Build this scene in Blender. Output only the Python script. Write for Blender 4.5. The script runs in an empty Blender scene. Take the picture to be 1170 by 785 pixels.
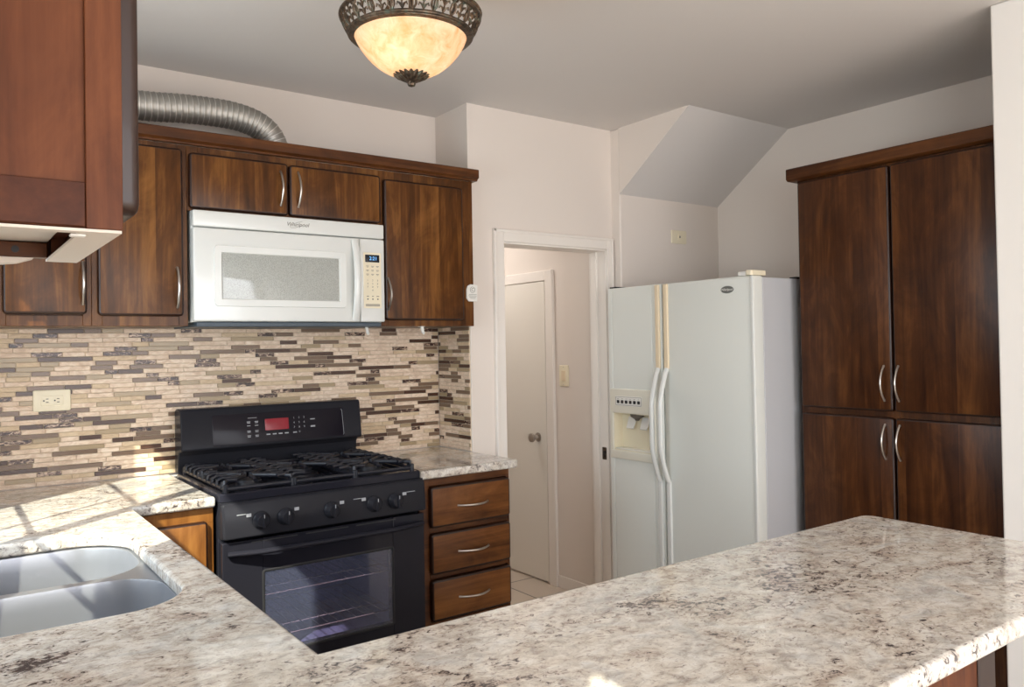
import bpy, math, random
from mathutils import Vector, Matrix
PI = math.pi
rnd = random.Random(7)
S = bpy.context.scene
COL = S.collection

# ------------------------------------------------------------------ camera
cam = bpy.data.cameras.new('camera'); camo = bpy.data.objects.new('camera', cam); COL.objects.link(camo)
FW = Vector((0.5885269, 0.80835055, 0.01433448)); RT = Vector((0.80845998, -0.58830434, -0.01704303)); UP = Vector((0.00534371, -0.02161913, 0.999752))
CP = Vector((-0.75684, -3.35910, 1.40008))
mw = Matrix.Identity(4)
for i in range(3):
    mw[i][0] = RT[i]; mw[i][1] = UP[i]; mw[i][2] = -FW[i]; mw[i][3] = CP[i]
camo.matrix_world = mw
cam.sensor_width = 36.0; cam.lens = 906.714/1170*36.0; cam.shift_y = -11.09/1170; cam.clip_start = 0.02
S.camera = camo

# ------------------------------------------------------------------ light
S.view_settings.view_transform = 'Standard'; S.view_settings.look = 'None'
S.view_settings.gamma = 1.0; S.view_settings.use_curve_mapping = False
S.view_settings.exposure = 0.12
S.cycles.use_denoising = True
S.cycles.max_bounces = 10; S.cycles.diffuse_bounces = 5; S.cycles.glossy_bounces = 5
S.cycles.transmission_bounces = 8; S.cycles.transparent_max_bounces = 12
S.cycles.sample_clamp_indirect = 6.0
S.cycles.caustics_reflective = False; S.cycles.caustics_refractive = False
W = bpy.data.worlds.new('world'); S.world = W; W.use_nodes = True
wn = W.node_tree.nodes; wl = W.node_tree.links
bg = wn['Background']
geo = wn.new('ShaderNodeTexCoord'); sep = wn.new('ShaderNodeSeparateXYZ'); rmp = wn.new('ShaderNodeValToRGB')
wl.new(geo.outputs['Generated'], sep.inputs[0]); wl.new(sep.outputs['Z'], rmp.inputs[0]); wl.new(rmp.outputs[0], bg.inputs[0])
rmp.color_ramp.elements[0].position = 0.0; rmp.color_ramp.elements[0].color = (.50, .46, .40, 1)
rmp.color_ramp.elements[1].position = 0.5; rmp.color_ramp.elements[1].color = (.40, .60, 1.0, 1)
e_ = rmp.color_ramp.elements.new(0.02); e_.color = (.85, .92, 1.0, 1)
bg.inputs[1].default_value = 1.0
SUN_DIR = Vector((1, .85, -1.2))
sl = bpy.data.lights.new('sun', 'SUN'); sl.energy = 10.5; sl.angle = math.radians(.6); sl.color = (1, .94, .80)
so = bpy.data.objects.new('sun', sl); COL.objects.link(so); so.rotation_euler = SUN_DIR.to_track_quat('-Z', 'Y').to_euler(); so.location = (-4, -4, 5)
def area(name, loc, aim, sx, sy, power, color):
    l = bpy.data.lights.new(name, 'AREA'); l.shape = 'RECTANGLE'; l.size = sx; l.size_y = sy; l.energy = power; l.color = color
    o = bpy.data.objects.new(name, l); COL.objects.link(o); o.location = loc
    o.rotation_euler = Vector(aim).to_track_quat('-Z', 'Y').to_euler(); return o
area('daylight_sink_window', (-1.12, -1.2, 1.5), (1, 0, 0), 1.0, 1.0, 22, (.84, .91, 1.0))
area('daylight_dining_window', (-1.12, -4.85, 1.5), (1, .1, 0), 1.5, 1.1, 62, (.92, .95, 1.0))
area('fill_light_rear', (.6, -6.35, 1.25), (0, 1, 0), 2.5, 2.1, 100, (.98, .97, 1.0))  # unseen fill light, added behind the camera to brighten the room
area('fill_light_hall', (1.55, .75, 2.30), (0.25, 0, -1), .3, .3, 7, (1, .95, .90))  # added area light that brightens the hall; no lamp fixture stands there

# ------------------------------------------------------------------ materials
def srgb(r, g, b):
    f = lambda c: (c/255/12.92) if c/255 <= .04045 else ((c/255+.055)/1.055)**2.4
    return (f(r), f(g), f(b), 1)
def mat(name, col=(.8, .8, .8, 1), rough=.5, metal=0, coat=0, spec=.5, emis=None, estr=0, trans=0, ior=1.45, bump=None, coat_rough=.06):
    m = bpy.data.materials.new(name); m.use_nodes = True
    b = m.node_tree.nodes['Principled BSDF']
    b.inputs['Base Color'].default_value = col; b.inputs['Roughness'].default_value = rough; b.inputs['Metallic'].default_value = metal
    b.inputs['Coat Weight'].default_value = coat; b.inputs['Coat Roughness'].default_value = coat_rough
    b.inputs['Specular IOR Level'].default_value = spec; b.inputs['IOR'].default_value = ior; b.inputs['Transmission Weight'].default_value = trans
    if emis: b.inputs['Emission Color'].default_value = emis; b.inputs['Emission Strength'].default_value = estr
    if bump:
        n = m.node_tree.nodes; L = m.node_tree.links
        tc = n.new('ShaderNodeTexCoord'); nz = n.new('ShaderNodeTexNoise'); nz.inputs['Scale'].default_value = bump[0]; nz.inputs['Detail'].default_value = 4
        bp = n.new('ShaderNodeBump'); bp.inputs['Strength'].default_value = bump[1]; bp.inputs['Distance'].default_value = .002
        L.new(tc.outputs['Object'], nz.inputs['Vector']); L.new(nz.outputs['Fac'], bp.inputs['Height']); L.new(bp.outputs[0], b.inputs['Normal'])
    return m
def nodes(m): return m.node_tree.nodes, m.node_tree.links, m.node_tree.nodes['Principled BSDF']
def ramp(n, stops, interp='LINEAR'):
    r = n.new('ShaderNodeValToRGB'); r.color_ramp.interpolation = interp
    el = r.color_ramp.elements
    el[0].position, el[0].color = stops[0]; el[1].position, el[1].color = stops[-1]
    for p, c in stops[1:-1]:
        e = el.new(p); e.color = c
    return r
def mixc(n, L, fac, a, b, mode='MIX'):
    x = n.new('ShaderNodeMix'); x.data_type = 'RGBA'; x.blend_type = mode
    for i, v in ((0, fac), (6, a), (7, b)):
        if hasattr(v, 'is_linked'): L.new(v, x.inputs[i])
        else: x.inputs[i].default_value = v
    return x.outputs[2]
def noise(n, L, vec, scale, detail=4, rough=.5, dist=0):
    z = n.new('ShaderNodeTexNoise'); z.inputs['Scale'].default_value = scale; z.inputs['Detail'].default_value = detail
    z.inputs['Roughness'].default_value = rough; z.inputs['Distortion'].default_value = dist; L.new(vec, z.inputs['Vector']); return z.outputs['Fac']
def mapping(n, L, vec, scale, rot=(0, 0, 0), loc=(0, 0, 0)):
    m = n.new('ShaderNodeMapping'); m.inputs['Scale'].default_value = scale; m.inputs['Rotation'].default_value = rot; m.inputs['Location'].default_value = loc
    L.new(vec, m.inputs['Vector']); return m.outputs[0]
def mathn(n, L, op, a, b=None, c=None):
    x = n.new('ShaderNodeMath'); x.operation = op
    for i, v in enumerate((a, b, c)):
        if v is None: continue
        if hasattr(v, 'is_linked'): L.new(v, x.inputs[i])
        else: x.inputs[i].default_value = v
    return x.outputs[0]

def wood(name, dark, mid, light, grain='z', seed=0, boards=.095, gloss=.34):
    m = mat(name, rough=gloss, coat=.06, coat_rough=.2, spec=.25); n, L, b = nodes(m)
    tc = n.new('ShaderNodeTexCoord'); obj = tc.outputs['Object']
    sp = n.new('ShaderNodeSeparateXYZ'); L.new(obj, sp.inputs[0])
    if grain == 'z':
        wcoord = mathn(n, L, 'ADD', sp.outputs['X'], sp.outputs['Y']); sc1 = (9, 9, .7); sc2 = (70, 70, 1.8); sc3 = (7, 7, 3.2)
    elif grain == 'x':
        wcoord = sp.outputs['Z']; sc1 = (.7, 9, 9); sc2 = (1.8, 70, 70); sc3 = (2.6, 5.5, 5.5)
    else:
        wcoord = sp.outputs['Z']; sc1 = (9, .7, 9); sc2 = (70, 1.8, 70); sc3 = (5.5, 2.6, 5.5)
    fl = mathn(n, L, 'FLOOR', mathn(n, L, 'DIVIDE', mathn(n, L, 'ADD', wcoord, seed*.37+5), boards))
    wn_ = n.new('ShaderNodeTexWhiteNoise'); wn_.noise_dimensions = '1D'; L.new(fl, wn_.inputs['W'])
    off = n.new('ShaderNodeVectorMath'); off.operation = 'SCALE'; L.new(wn_.outputs['Color'], off.inputs[0]); off.inputs['Scale'].default_value = 7
    ad = n.new('ShaderNodeVectorMath'); ad.operation = 'ADD'; L.new(obj, ad.inputs[0]); L.new(off.outputs[0], ad.inputs[1])
    v = ad.outputs[0]
    g1 = noise(n, L, mapping(n, L, v, sc1), 1.6, 5, .6, 1.6)
    g2 = noise(n, L, mapping(n, L, v, sc2), 1.0, 4, .6, .4)
    g3 = noise(n, L, mapping(n, L, obj, sc3), 1.0, 5, .62, 1.8)
    f = mathn(n, L, 'MULTIPLY_ADD', g1, .55, mathn(n, L, 'MULTIPLY', g3, .45))
    f = mathn(n, L, 'MULTIPLY_ADD', wn_.outputs['Value'], .13, mathn(n, L, 'ADD', f, -.065))
    f = mathn(n, L, 'MULTIPLY_ADD', mathn(n, L, 'ADD', g2, -.5), .21, f)
    r = ramp(n, [(.29, dark), (.49, mid), (.73, light)]); L.new(f, r.inputs[0])
    L.new(r.outputs[0], b.inputs['Base Color'])
    bp = n.new('ShaderNodeBump'); bp.inputs['Strength'].default_value = .12; bp.inputs['Distance'].default_value = .001
    L.new(g2, bp.inputs['Height']); L.new(bp.outputs[0], b.inputs['Normal'])
    return m
WD = wood('wood_upper', (.026, .008, .002, 1), (.098, .034, .0072, 1), (.26, .108, .026, 1))
WX = wood('wood_rail', (.030, .010, .0035, 1), (.085, .028, .008, 1), (.20, .075, .020, 1), 'x')
WY = wood('wood_rail_side', (.022, .007, .0025, 1), (.060, .019, .005, 1), (.14, .050, .013, 1), 'y')
WDR = wood('wood_drawer', (.055, .019, .006, 1), (.15, .054, .014, 1), (.30, .125, .036, 1), 'x', 3, .2)
WP = wood('wood_pantry', (.022, .0065, .002, 1), (.062, .020, .0055, 1), (.150, .056, .015, 1), 'z', 5, .10)
WN = wood('wood_near', (.042, .011, .004, 1), (.095, .028, .010, 1), (.17, .056, .020, 1), 'z', 9, .6, .6)
WNR = wood('wood_near_rail', (.032, .008, .003, 1), (.060, .016, .006, 1), (.10, .030, .010, 1), 'y', 9, .6, .6)
WSUN = wood('wood_corner_sunlit', (.10, .035, .008, 1), (.22, .085, .018, 1), (.36, .16, .040, 1), 'z', 11, .2)  # brighter orange copy of the cabinet wood, sunlight put into the colour
WE = mat('wood_glaze', (.022, .007, .003, 1), .4, coat=.1)
def fixed_edge(m): return m

# granite
GR = mat('granite', rough=.10, coat=.3, coat_rough=.04, spec=.5); n, L, b = nodes(GR)
tc = n.new('ShaderNodeTexCoord'); o_ = tc.outputs['Object']
vv = mapping(n, L, o_, (1, 1.3, 1), (0, 0, .25))
big = noise(n, L, vv, 2.6, 4, .6, .6)
pat = noise(n, L, mapping(n, L, o_, (1, 1.4, 1), (0, 0, .3), (5, 9, 0)), 7.5, 5, .62, .9)
md = noise(n, L, vv, 26, 6, .68, .8)
sm = noise(n, L, mapping(n, L, o_, (1, 1.35, 1), (0, 0, -.2), (3, 1, 0)), 62, 5, .68, .9)
fine = noise(n, L, mapping(n, L, o_, (1, 1.2, 1), (0, 0, .6), (7, 2, 0)), 170, 3, .6)
r1 = ramp(n, [(.30, srgb(166, 158, 152)), (.43, srgb(204, 197, 187)), (.55, srgb(226, 221, 212)), (.72, srgb(240, 238, 232))]); L.new(md, r1.inputs[0])
rb = ramp(n, [(.32, (.76, .68, .63, 1)), (.44, (.93, .90, .86, 1)), (.54, (.98, .98, .97, 1)), (.68, (.80, .83, .87, 1))]); L.new(pat, rb.inputs[0])
c = mixc(n, L, 1.0, r1.outputs[0], rb.outputs[0], 'MULTIPLY')
thr = mathn(n, L, 'ADD', mathn(n, L, 'MULTIPLY', mathn(n, L, 'ADD', big, -.5), .45), mathn(n, L, 'MULTIPLY', mathn(n, L, 'ADD', pat, -.5), -.45))
# one large black mineral inclusion beside the sink
dn = n.new('ShaderNodeVectorMath'); dn.operation = 'DISTANCE'; L.new(mapping(n, L, o_, (1, 1.6, 1)), dn.inputs[0]); dn.inputs[1].default_value = (-.62, -.41*1.6, .034)
bl = n.new('ShaderNodeMapRange'); bl.inputs['From Min'].default_value = .0; bl.inputs['From Max'].default_value = .075; bl.inputs['To Min'].default_value = .22; bl.inputs['To Max'].default_value = 0; L.new(dn.outputs['Value'], bl.inputs[0])
sv = mathn(n, L, 'ADD', mathn(n, L, 'ADD', sm, thr), bl.outputs[0])
k1 = ramp(n, [(.50, (0, 0, 0, 1)), (.60, (1, 1, 1, 1))]); L.new(sv, k1.inputs[0])
c = mixc(n, L, mathn(n, L, 'MULTIPLY', k1.outputs[0], .50), c, srgb(146, 130, 122))
k2 = ramp(n, [(.605, (0, 0, 0, 1)), (.665, (1, 1, 1, 1))]); L.new(sv, k2.inputs[0])
c = mixc(n, L, mathn(n, L, 'MULTIPLY', k2.outputs[0], .88), c, srgb(54, 48, 52))
k3 = ramp(n, [(.60, (0, 0, 0, 1)), (.68, (1, 1, 1, 1))]); L.new(fine, k3.inputs[0])
c = mixc(n, L, mathn(n, L, 'MULTIPLY', k3.outputs[0], .42), c, srgb(128, 112, 108))
L.new(c, b.inputs['Base Color'])

def paint(name, col, bump=.05):
    return mat(name, col, .55, spec=.35, bump=(90, bump))
WALL = paint('wall_paint', srgb(225, 215, 206)); CEIL = paint('ceiling_paint', srgb(214, 209, 205)); TRIM = mat('trim_paint', srgb(232, 225, 217), .38)
WALLW = paint('white_wall_paint', srgb(226, 222, 217))
HALLW = paint('hall_paint', srgb(222, 212, 203))
DOORP = mat('door_paint', srgb(226, 220, 210), .35)
STEEL = mat('stainless_steel', (.36, .37, .40, 1), .32, .68)
NICK = mat('satin_nickel', (.50, .46, .42, 1), .30, 1.0)
CHROME = mat('chrome', (.8, .8, .8, 1), .08, 1.0)
DUCT = mat('duct_aluminium', (.42, .40, .365, 1), .5, .85, bump=(60, .6))
DUCTR = mat('duct_wire_ridge', (.70, .68, .64, 1), .45, .6)
WHT = mat('appliance_white', srgb(216, 217, 213), .22, coat=.3); WHT2 = mat('appliance_white_textured', srgb(220, 222, 216), .34, bump=(260, .10))
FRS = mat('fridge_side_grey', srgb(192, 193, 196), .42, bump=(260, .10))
CREAM = mat('cream_plastic', srgb(232, 222, 196), .35); CRM2 = mat('yellowed_plastic', srgb(226, 208, 178), .35)
WP_ = mat('white_plastic', srgb(228, 226, 220), .3)
GREY = mat('grey_print', srgb(120, 118, 112), .5); DGREY = mat('dark_gap', (.018, .018, .02, 1), .5)
BLK = mat('black_enamel', (.018, .018, .025, 1), .10, spec=.16); BLKM = mat('black_cast_iron', (.014, .015, .022, 1), .38, bump=(300, .2))
BLK2 = mat('black_panel', (.022, .022, .027, 1), .22, spec=.10); SLATE = mat('slate_underside', srgb(62, 74, 84), .4)
PRINT = mat('pale_print', srgb(176, 178, 182), .5); REDD = mat('red_display', srgb(96, 12, 26), .25, emis=srgb(150, 14, 34), estr=.35)
REDT = mat('red_digit', srgb(200, 60, 70), .25, emis=srgb(220, 50, 60), estr=.5)
BLUED = mat('clock_display', srgb(16, 24, 38), .2); BLUET = mat('clock_digit', srgb(110, 170, 220), .3, emis=srgb(110, 180, 240), estr=1.0)
OVEN = mat('oven_enamel', srgb(96, 96, 128), .5, bump=(400, .6))
n, L, b = nodes(OVEN); tc = n.new('ShaderNodeTexCoord'); q = noise(n, L, tc.outputs['Object'], 320, 2, .5)
r = ramp(n, [(.55, srgb(112, 118, 146)), (.68, srgb(198, 202, 218))]); L.new(q, r.inputs[0]); L.new(r.outputs[0], b.inputs['Base Color'])
RACK = mat('oven_rack_wire', (.75, .72, .62, 1), .25, 1.0)
def glassy(name, tint, amt, rough=.02, sun_haze=0):
    m = bpy.data.materials.new(name); m.use_nodes = True; n = m.node_tree.nodes; L = m.node_tree.links; n.clear()
    o = n.new('ShaderNodeOutputMaterial'); t = n.new('ShaderNodeBsdfTransparent'); t.inputs[0].default_value = tint
    g = n.new('ShaderNodeBsdfGlossy'); g.inputs[0].default_value = (1, 1, 1, 1); g.inputs[1].default_value = rough
    f = n.new('ShaderNodeFresnel'); f.inputs[0].default_value = 1.5; mx = n.new('ShaderNodeMixShader')
    ml = n.new('ShaderNodeMath'); ml.operation = 'MULTIPLY'; ml.inputs[1].default_value = amt
    ge = n.new('ShaderNodeNewGeometry'); fb = n.new('ShaderNodeMath'); fb.operation = 'SUBTRACT'; fb.inputs[0].default_value = 1
    L.new(ge.outputs['Backfacing'], fb.inputs[1]); mb = n.new('ShaderNodeMath'); mb.operation = 'MULTIPLY'; L.new(fb.outputs[0], mb.inputs[1])
    L.new(f.outputs[0], ml.inputs[0]); L.new(ml.outputs[0], mb.inputs[0]); L.new(mb.outputs[0], mx.inputs[0]); L.new(t.outputs[0], mx.inputs[1]); L.new(g.outputs[0], mx.inputs[2]); L.new(mx.outputs[0], o.inputs[0])
    if sun_haze:  # bluish diffuse film added so the pane shows a sunlit blue
        tc = n.new('ShaderNodeTexCoord'); nz = n.new('ShaderNodeTexNoise'); nz.inputs['Scale'].default_value = 260; L.new(tc.outputs['Object'], nz.inputs['Vector'])
        mr = n.new('ShaderNodeMapRange'); mr.inputs['From Min'].default_value = .4; mr.inputs['From Max'].default_value = .75; mr.inputs['To Min'].default_value = sun_haze*.5; mr.inputs['To Max'].default_value = sun_haze*3
        L.new(nz.outputs['Fac'], mr.inputs[0]); df = n.new('ShaderNodeBsdfDiffuse'); df.inputs[0].default_value = (.48, .56, .80, 1)
        m2 = n.new('ShaderNodeMixShader'); L.new(mr.outputs[0], m2.inputs[0]); L.new(mx.outputs[0], m2.inputs[1]); L.new(df.outputs[0], m2.inputs[2]); L.new(m2.outputs[0], o.inputs[0])
    return m
PANE = glassy('window_glass', (.96, .98, .97, 1), 1); OGL = glassy('oven_glass', (.80, .76, .86, 1), 1.2, sun_haze=.05)
MWIN = mat('microwave_window', srgb(150, 152, 146), .10, coat=.5)
n, L, b = nodes(MWIN); tc = n.new('ShaderNodeTexCoord'); vo = n.new('ShaderNodeTexVoronoi'); vo.inputs['Scale'].default_value = 420; L.new(tc.outputs['Object'], vo.inputs['Vector'])
r = ramp(n, [(.2, srgb(118, 120, 115)), (.5, srgb(172, 174, 168))]); L.new(vo.outputs['Distance'], r.inputs[0]); L.new(r.outputs[0], b.inputs['Base Color'])
BRZ = mat('aged_bronze', (.085, .062, .045, 1), .42, .75, bump=(120, .8))
n, L, b = nodes(BRZ); tc = n.new('ShaderNodeTexCoord'); q = noise(n, L, tc.outputs['Object'], 45, 4, .6)
r = ramp(n, [(.38, (.050, .040, .030, 1)), (.52, (.13, .085, .055, 1)), (.66, (.12, .14, .11, 1))]); L.new(q, r.inputs[0]); L.new(r.outputs[0], b.inputs['Base Color'])
# alabaster glass: translucent, lit from the bulb inside, a little emission of its own
ALA = bpy.data.materials.new('alabaster_glass'); ALA.use_nodes = True; n = ALA.node_tree.nodes; L = ALA.node_tree.links; b = n['Principled BSDF']
tc = n.new('ShaderNodeTexCoord'); q = noise(n, L, tc.outputs['Object'], 22, 6, .65, .6)
r = ramp(n, [(.32, (1.0, .50, .24, 1)), (.52, (1.0, .68, .44, 1)), (.70, (1.0, .82, .64, 1))]); L.new(q, r.inputs[0])
L.new(r.outputs[0], b.inputs['Base Color']); b.inputs['Roughness'].default_value = .18
L.new(r.outputs[0], b.inputs['Emission Color']); b.inputs['Emission Strength'].default_value = .11
tr = n.new('ShaderNodeBsdfTranslucent'); L.new(r.outputs[0], tr.inputs[0]); mx = n.new('ShaderNodeMixShader'); mx.inputs[0].default_value = .5
out = n['Material Output']; L.new(b.outputs[0], mx.inputs[1]); L.new(tr.outputs[0], mx.inputs[2]); L.new(mx.outputs[0], out.inputs[0])
# floor tile
FLR = mat('floor_tile', rough=.3); n, L, b = nodes(FLR)
tc = n.new('ShaderNodeTexCoord'); br = n.new('ShaderNodeTexBrick'); br.offset = 0; br.inputs['Scale'].default_value = 1.0
br.inputs['Brick Width'].default_value = .33; br.inputs['Row Height'].default_value = .33; br.inputs['Mortar Size'].default_value = .005; br.inputs['Mortar Smooth'].default_value = .1
br.inputs['Color1'].default_value = srgb(214, 200, 184); br.inputs['Color2'].default_value = srgb(206, 192, 177); br.inputs['Mortar'].default_value = srgb(120, 108, 98)
L.new(mapping(n, L, tc.outputs['Object'], (1, 1, 1), (0, 0, 0), (.055, -.13, 0)), br.inputs['Vector']); L.new(br.outputs['Color'], b.inputs['Base Color'])
# mosaic
def mottle(name, a, bcol, cc, rough, scale=60, coat=0):
    m = mat(name, rough=rough, coat=coat); n, L, b = nodes(m); tc = n.new('ShaderNodeTexCoord')
    q = noise(n, L, mapping(n, L, tc.outputs['Object'], (.6, .6, 1.4)), scale, 5, .65, 1.2)
    r = ramp(n, [(.36, a), (.50, bcol), (.64, cc)]); L.new(q, r.inputs[0]); L.new(r.outputs[0], b.inputs['Base Color']); return m
TILES = [mottle('tile_cream_stone', srgb(204, 178, 154), srgb(222, 199, 176), srgb(236, 218, 198), .45, 40),
         mottle('tile_tan_stone', srgb(192, 166, 136), srgb(205, 182, 150), srgb(216, 194, 164), .4, 40),
         mat('tile_olive_glass', srgb(166, 146, 116), .2, spec=.4),
         mat('tile_taupe_glass', srgb(118, 96, 78), .2, spec=.4),
         mat('tile_brown_glass', srgb(74, 50, 38), .2, spec=.4),
         mottle('tile_dark_marble', srgb(34, 20, 18), srgb(72, 44, 34), srgb(210, 184, 160), .25, 70)]
GROUT = mat('grout', srgb(206, 189, 168), .8)

# ------------------------------------------------------------------ mesh helpers
class MB:
    def __init__(s): s.v = []; s.f = []; s.m = []
    def add(s, vs, fs, mi=0):
        k = len(s.v); s.v += [tuple(v) for v in vs]; s.f += [tuple(i+k for i in f) for f in fs]; s.m += [mi]*len(fs); return s
    def box(s, x0, x1, y0, y1, z0, z1, mi=0):
        x0, x1 = min(x0, x1), max(x0, x1); y0, y1 = min(y0, y1), max(y0, y1); z0, z1 = min(z0, z1), max(z0, z1)
        vs = [(x, y, z) for z in (z0, z1) for y in (y0, y1) for x in (x0, x1)]
        return s.add(vs, [(0, 2, 3, 1), (4, 5, 7, 6), (0, 1, 5, 4), (2, 6, 7, 3), (0, 4, 6, 2), (1, 3, 7, 5)], mi)
    def rings(s, rs, mi=0, cap0=True, cap1=True, capmi=None, closed=True):
        k = len(s.v); N = len(rs[0])
        for r in rs: s.v += [tuple(p) for p in r]
        for a in range(len(rs)-1):
            for i in range(N if closed else N-1):
                j = (i+1) % N; s.f.append((k+a*N+i, k+a*N+j, k+(a+1)*N+j, k+(a+1)*N+i)); s.m.append(mi)
        if cap0: s.f.append(tuple(k+i for i in reversed(range(N)))); s.m.append(mi if capmi is None else capmi)
        if cap1: s.f.append(tuple(k+(len(rs)-1)*N+i for i in range(N))); s.m.append(mi if capmi is None else capmi)
        return s
    def tube(s, pts, r, n=8, mi=0, closed=False, flat=1.0, updir=None):
        pts = [Vector(p) for p in pts]; rs = []
        N = len(pts); up = Vector(updir) if updir else None
        for i, p in enumerate(pts):
            if closed: t = pts[(i+1) % N]-pts[i-1]
            else: t = pts[min(i+1, N-1)]-pts[max(i-1, 0)]
            t.normalize()
            if up is None or (updir is None and i == 0):
                up = Vector((0, 0, 1)) if abs(t.z) < .9 else Vector((1, 0, 0))
            a = t.cross(up); a.normalize(); bb = a.cross(t); bb.normalize()
            if updir is None: up = bb
            rr = r[i] if isinstance(r, (list, tuple)) else r
            rs.append([p+a*math.cos(2*PI*k/n)*rr+bb*math.sin(2*PI*k/n)*rr*flat for k in range(n)])
        if closed: rs.append(rs[0]); return s.rings(rs, mi, False, False)
        return s.rings(rs, mi)
    def lathe(s, prof, c, n=32, mi=0, cap0=True, cap1=True, axis='z'):
        rs = []
        for r, h in prof:
            ring = []
            for k in range(n):
                a = 2*PI*k/n; u, w = r*math.cos(a), r*math.sin(a)
                if axis == 'z': ring.append((c[0]+u, c[1]+w, c[2]+h))
                elif axis == 'y': ring.append((c[0]+u, c[1]-h, c[2]+w))      # h grows toward the camera side (-y)
                else: ring.append((c[0]-h, c[1]+u, c[2]+w))                  # toward -x
            rs.append(ring)
        return s.rings(rs, mi, cap0, cap1)
    def slab(s, F, u0, u1, v0, v1, t, r=.012, b=.006, mi=0, smi=None, w0=0):
        """rounded rectangle plate standing out t from frame F"""
        def outl(ins):
            rr = max(r-ins, .0015); pts = []
            for cu, cv, a0 in ((u1-ins-rr, v1-ins-rr, 0), (u0+ins+rr, v1-ins-rr, 90), (u0+ins+rr, v0+ins+rr, 180), (u1-ins-rr, v0+ins+rr, 270)):
                for k in range(6):
                    a = math.radians(a0+18*k); pts.append((cu+rr*math.cos(a), cv+rr*math.sin(a)))
            return pts
        rs = []
        for ins, w in ((0, 0), (0, t-b), (b*.13, t-b*.5), (b*.5, t-b*.13), (b, t)):
            rs.append([F(u, v, w0+w) for u, v in outl(ins)])
        return s.rings(rs, mi if smi is None else smi, True, True, mi)
def FY(y): return lambda u, v, w: (u, y-w, v)        # faces -y
def FX(x): return lambda u, v, w: (x-w, u, v)        # faces -x
def FXp(x): return lambda u, v, w: (x+w, u, v)       # faces +x
def FZ(z): return lambda u, v, w: (u, v, z+w)

def obj(name, m, mats, parent=None, bevel=0, smooth=35, kind=None, seg=2):
    me = bpy.data.meshes.new(name)
    off = Vector((0, 0, 0)); p = parent
    while p is not None: off += p.location; p = p.parent
    own = None
    if parent is None:
        own = Vector((sum(v[0] for v in m.v)/len(m.v), sum(v[1] for v in m.v)/len(m.v), min(v[2] for v in m.v))) if not kind else Vector((0, 0, 0))
        off = own
    me.from_pydata([(v[0]-off.x, v[1]-off.y, v[2]-off.z) for v in m.v], [], m.f)
    if not isinstance(mats, (list, tuple)): mats = [mats]
    for k in mats: me.materials.append(k)
    for poly, i in zip(me.polygons, m.m): poly.material_index = i
    me.update()
    import bmesh
    bm = bmesh.new(); bm.from_mesh(me); bmesh.ops.recalc_face_normals(bm, faces=bm.faces); bm.to_mesh(me); bm.free()
    if smooth:
        for poly in me.polygons: poly.use_smooth = True
        me.set_sharp_from_angle(angle=math.radians(smooth))
    o = bpy.data.objects.new(name, me); COL.objects.link(o)
    if parent is not None: o.parent = parent
    else: o.location = own
    if bevel:
        bv = o.modifiers.new('bevel', 'BEVEL'); bv.width = bevel; bv.segments = seg; bv.limit_method = 'ANGLE'; bv.angle_limit = math.radians(40); bv.harden_normals = False
    if kind: o['kind'] = kind
    return o
def thing(name, label, cat, loc, group=None):
    o = bpy.data.objects.new(name, None); COL.objects.link(o); o.location = loc; o.empty_display_size = .1
    return tag(o, label, cat, group)
def tag(o, label, cat, group=None):
    o['label'] = label; o['category'] = cat
    if group: o['group'] = group
    return o
def plate(name, splines, z0, z1, bev, mats, parent=None):
    """flat slab from 2-D outlines (first outer, others holes) with a rounded edge"""
    cu = bpy.data.curves.new(name, 'CURVE'); cu.dimensions = '2D'; cu.fill_mode = 'BOTH'
    for pts in splines:
        sp_ = cu.splines.new('POLY'); sp_.points.add(len(pts)-1); sp_.use_cyclic_u = True
        for q_, p_ in zip(sp_.points, pts): q_.co = (p_[0], p_[1], 0, 1)
    cu.bevel_depth = bev; cu.bevel_resolution = 4; cu.extrude = max((z1-z0)/2-bev, 0); cu.offset = -bev
    tmp = bpy.data.objects.new('tmp', cu); COL.objects.link(tmp)
    dg = bpy.context.evaluated_depsgraph_get(); dg.update()
    me = bpy.data.meshes.new_from_object(tmp.evaluated_get(dg)); bpy.data.objects.remove(tmp); bpy.data.curves.remove(cu)
    off = Vector((0, 0, 0)); p = parent
    while p is not None: off += p.location; p = p.parent
    zc = (z0+z1)/2
    for v in me.vertices: v.co = (v.co.x-off.x, v.co.y-off.y, v.co.z+zc-off.z)
    me.materials.clear(); me.materials.append(mats); me.name = name
    for poly in me.polygons: poly.use_smooth = True; poly.material_index = 0
    me.set_sharp_from_angle(angle=math.radians(40))
    o = bpy.data.objects.new(name, me); COL.objects.link(o)
    if parent is not None: o.parent = parent
    return o
def rrect(x0, x1, y0, y1, r, n=10, rs=None):
    rs = rs or (r, r, r, r); pts = []     # corners: +x+y, -x+y, -x-y, +x-y
    for (cx, cy, a0), q_ in zip(((x1, y1, 0), (x0, y1, 90), (x0, y0, 180), (x1, y0, 270)), rs):
        sx = -1 if a0 in (0, 270) else 1; sy = -1 if a0 in (0, 90) else 1
        if q_ <= 0: pts.append((cx, cy)); continue
        for k in range(n+1):
            a = math.radians(a0+90*k/n); pts.append((cx+sx*q_+q_*math.cos(a), cy+sy*q_+q_*math.sin(a)))
    return pts
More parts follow.
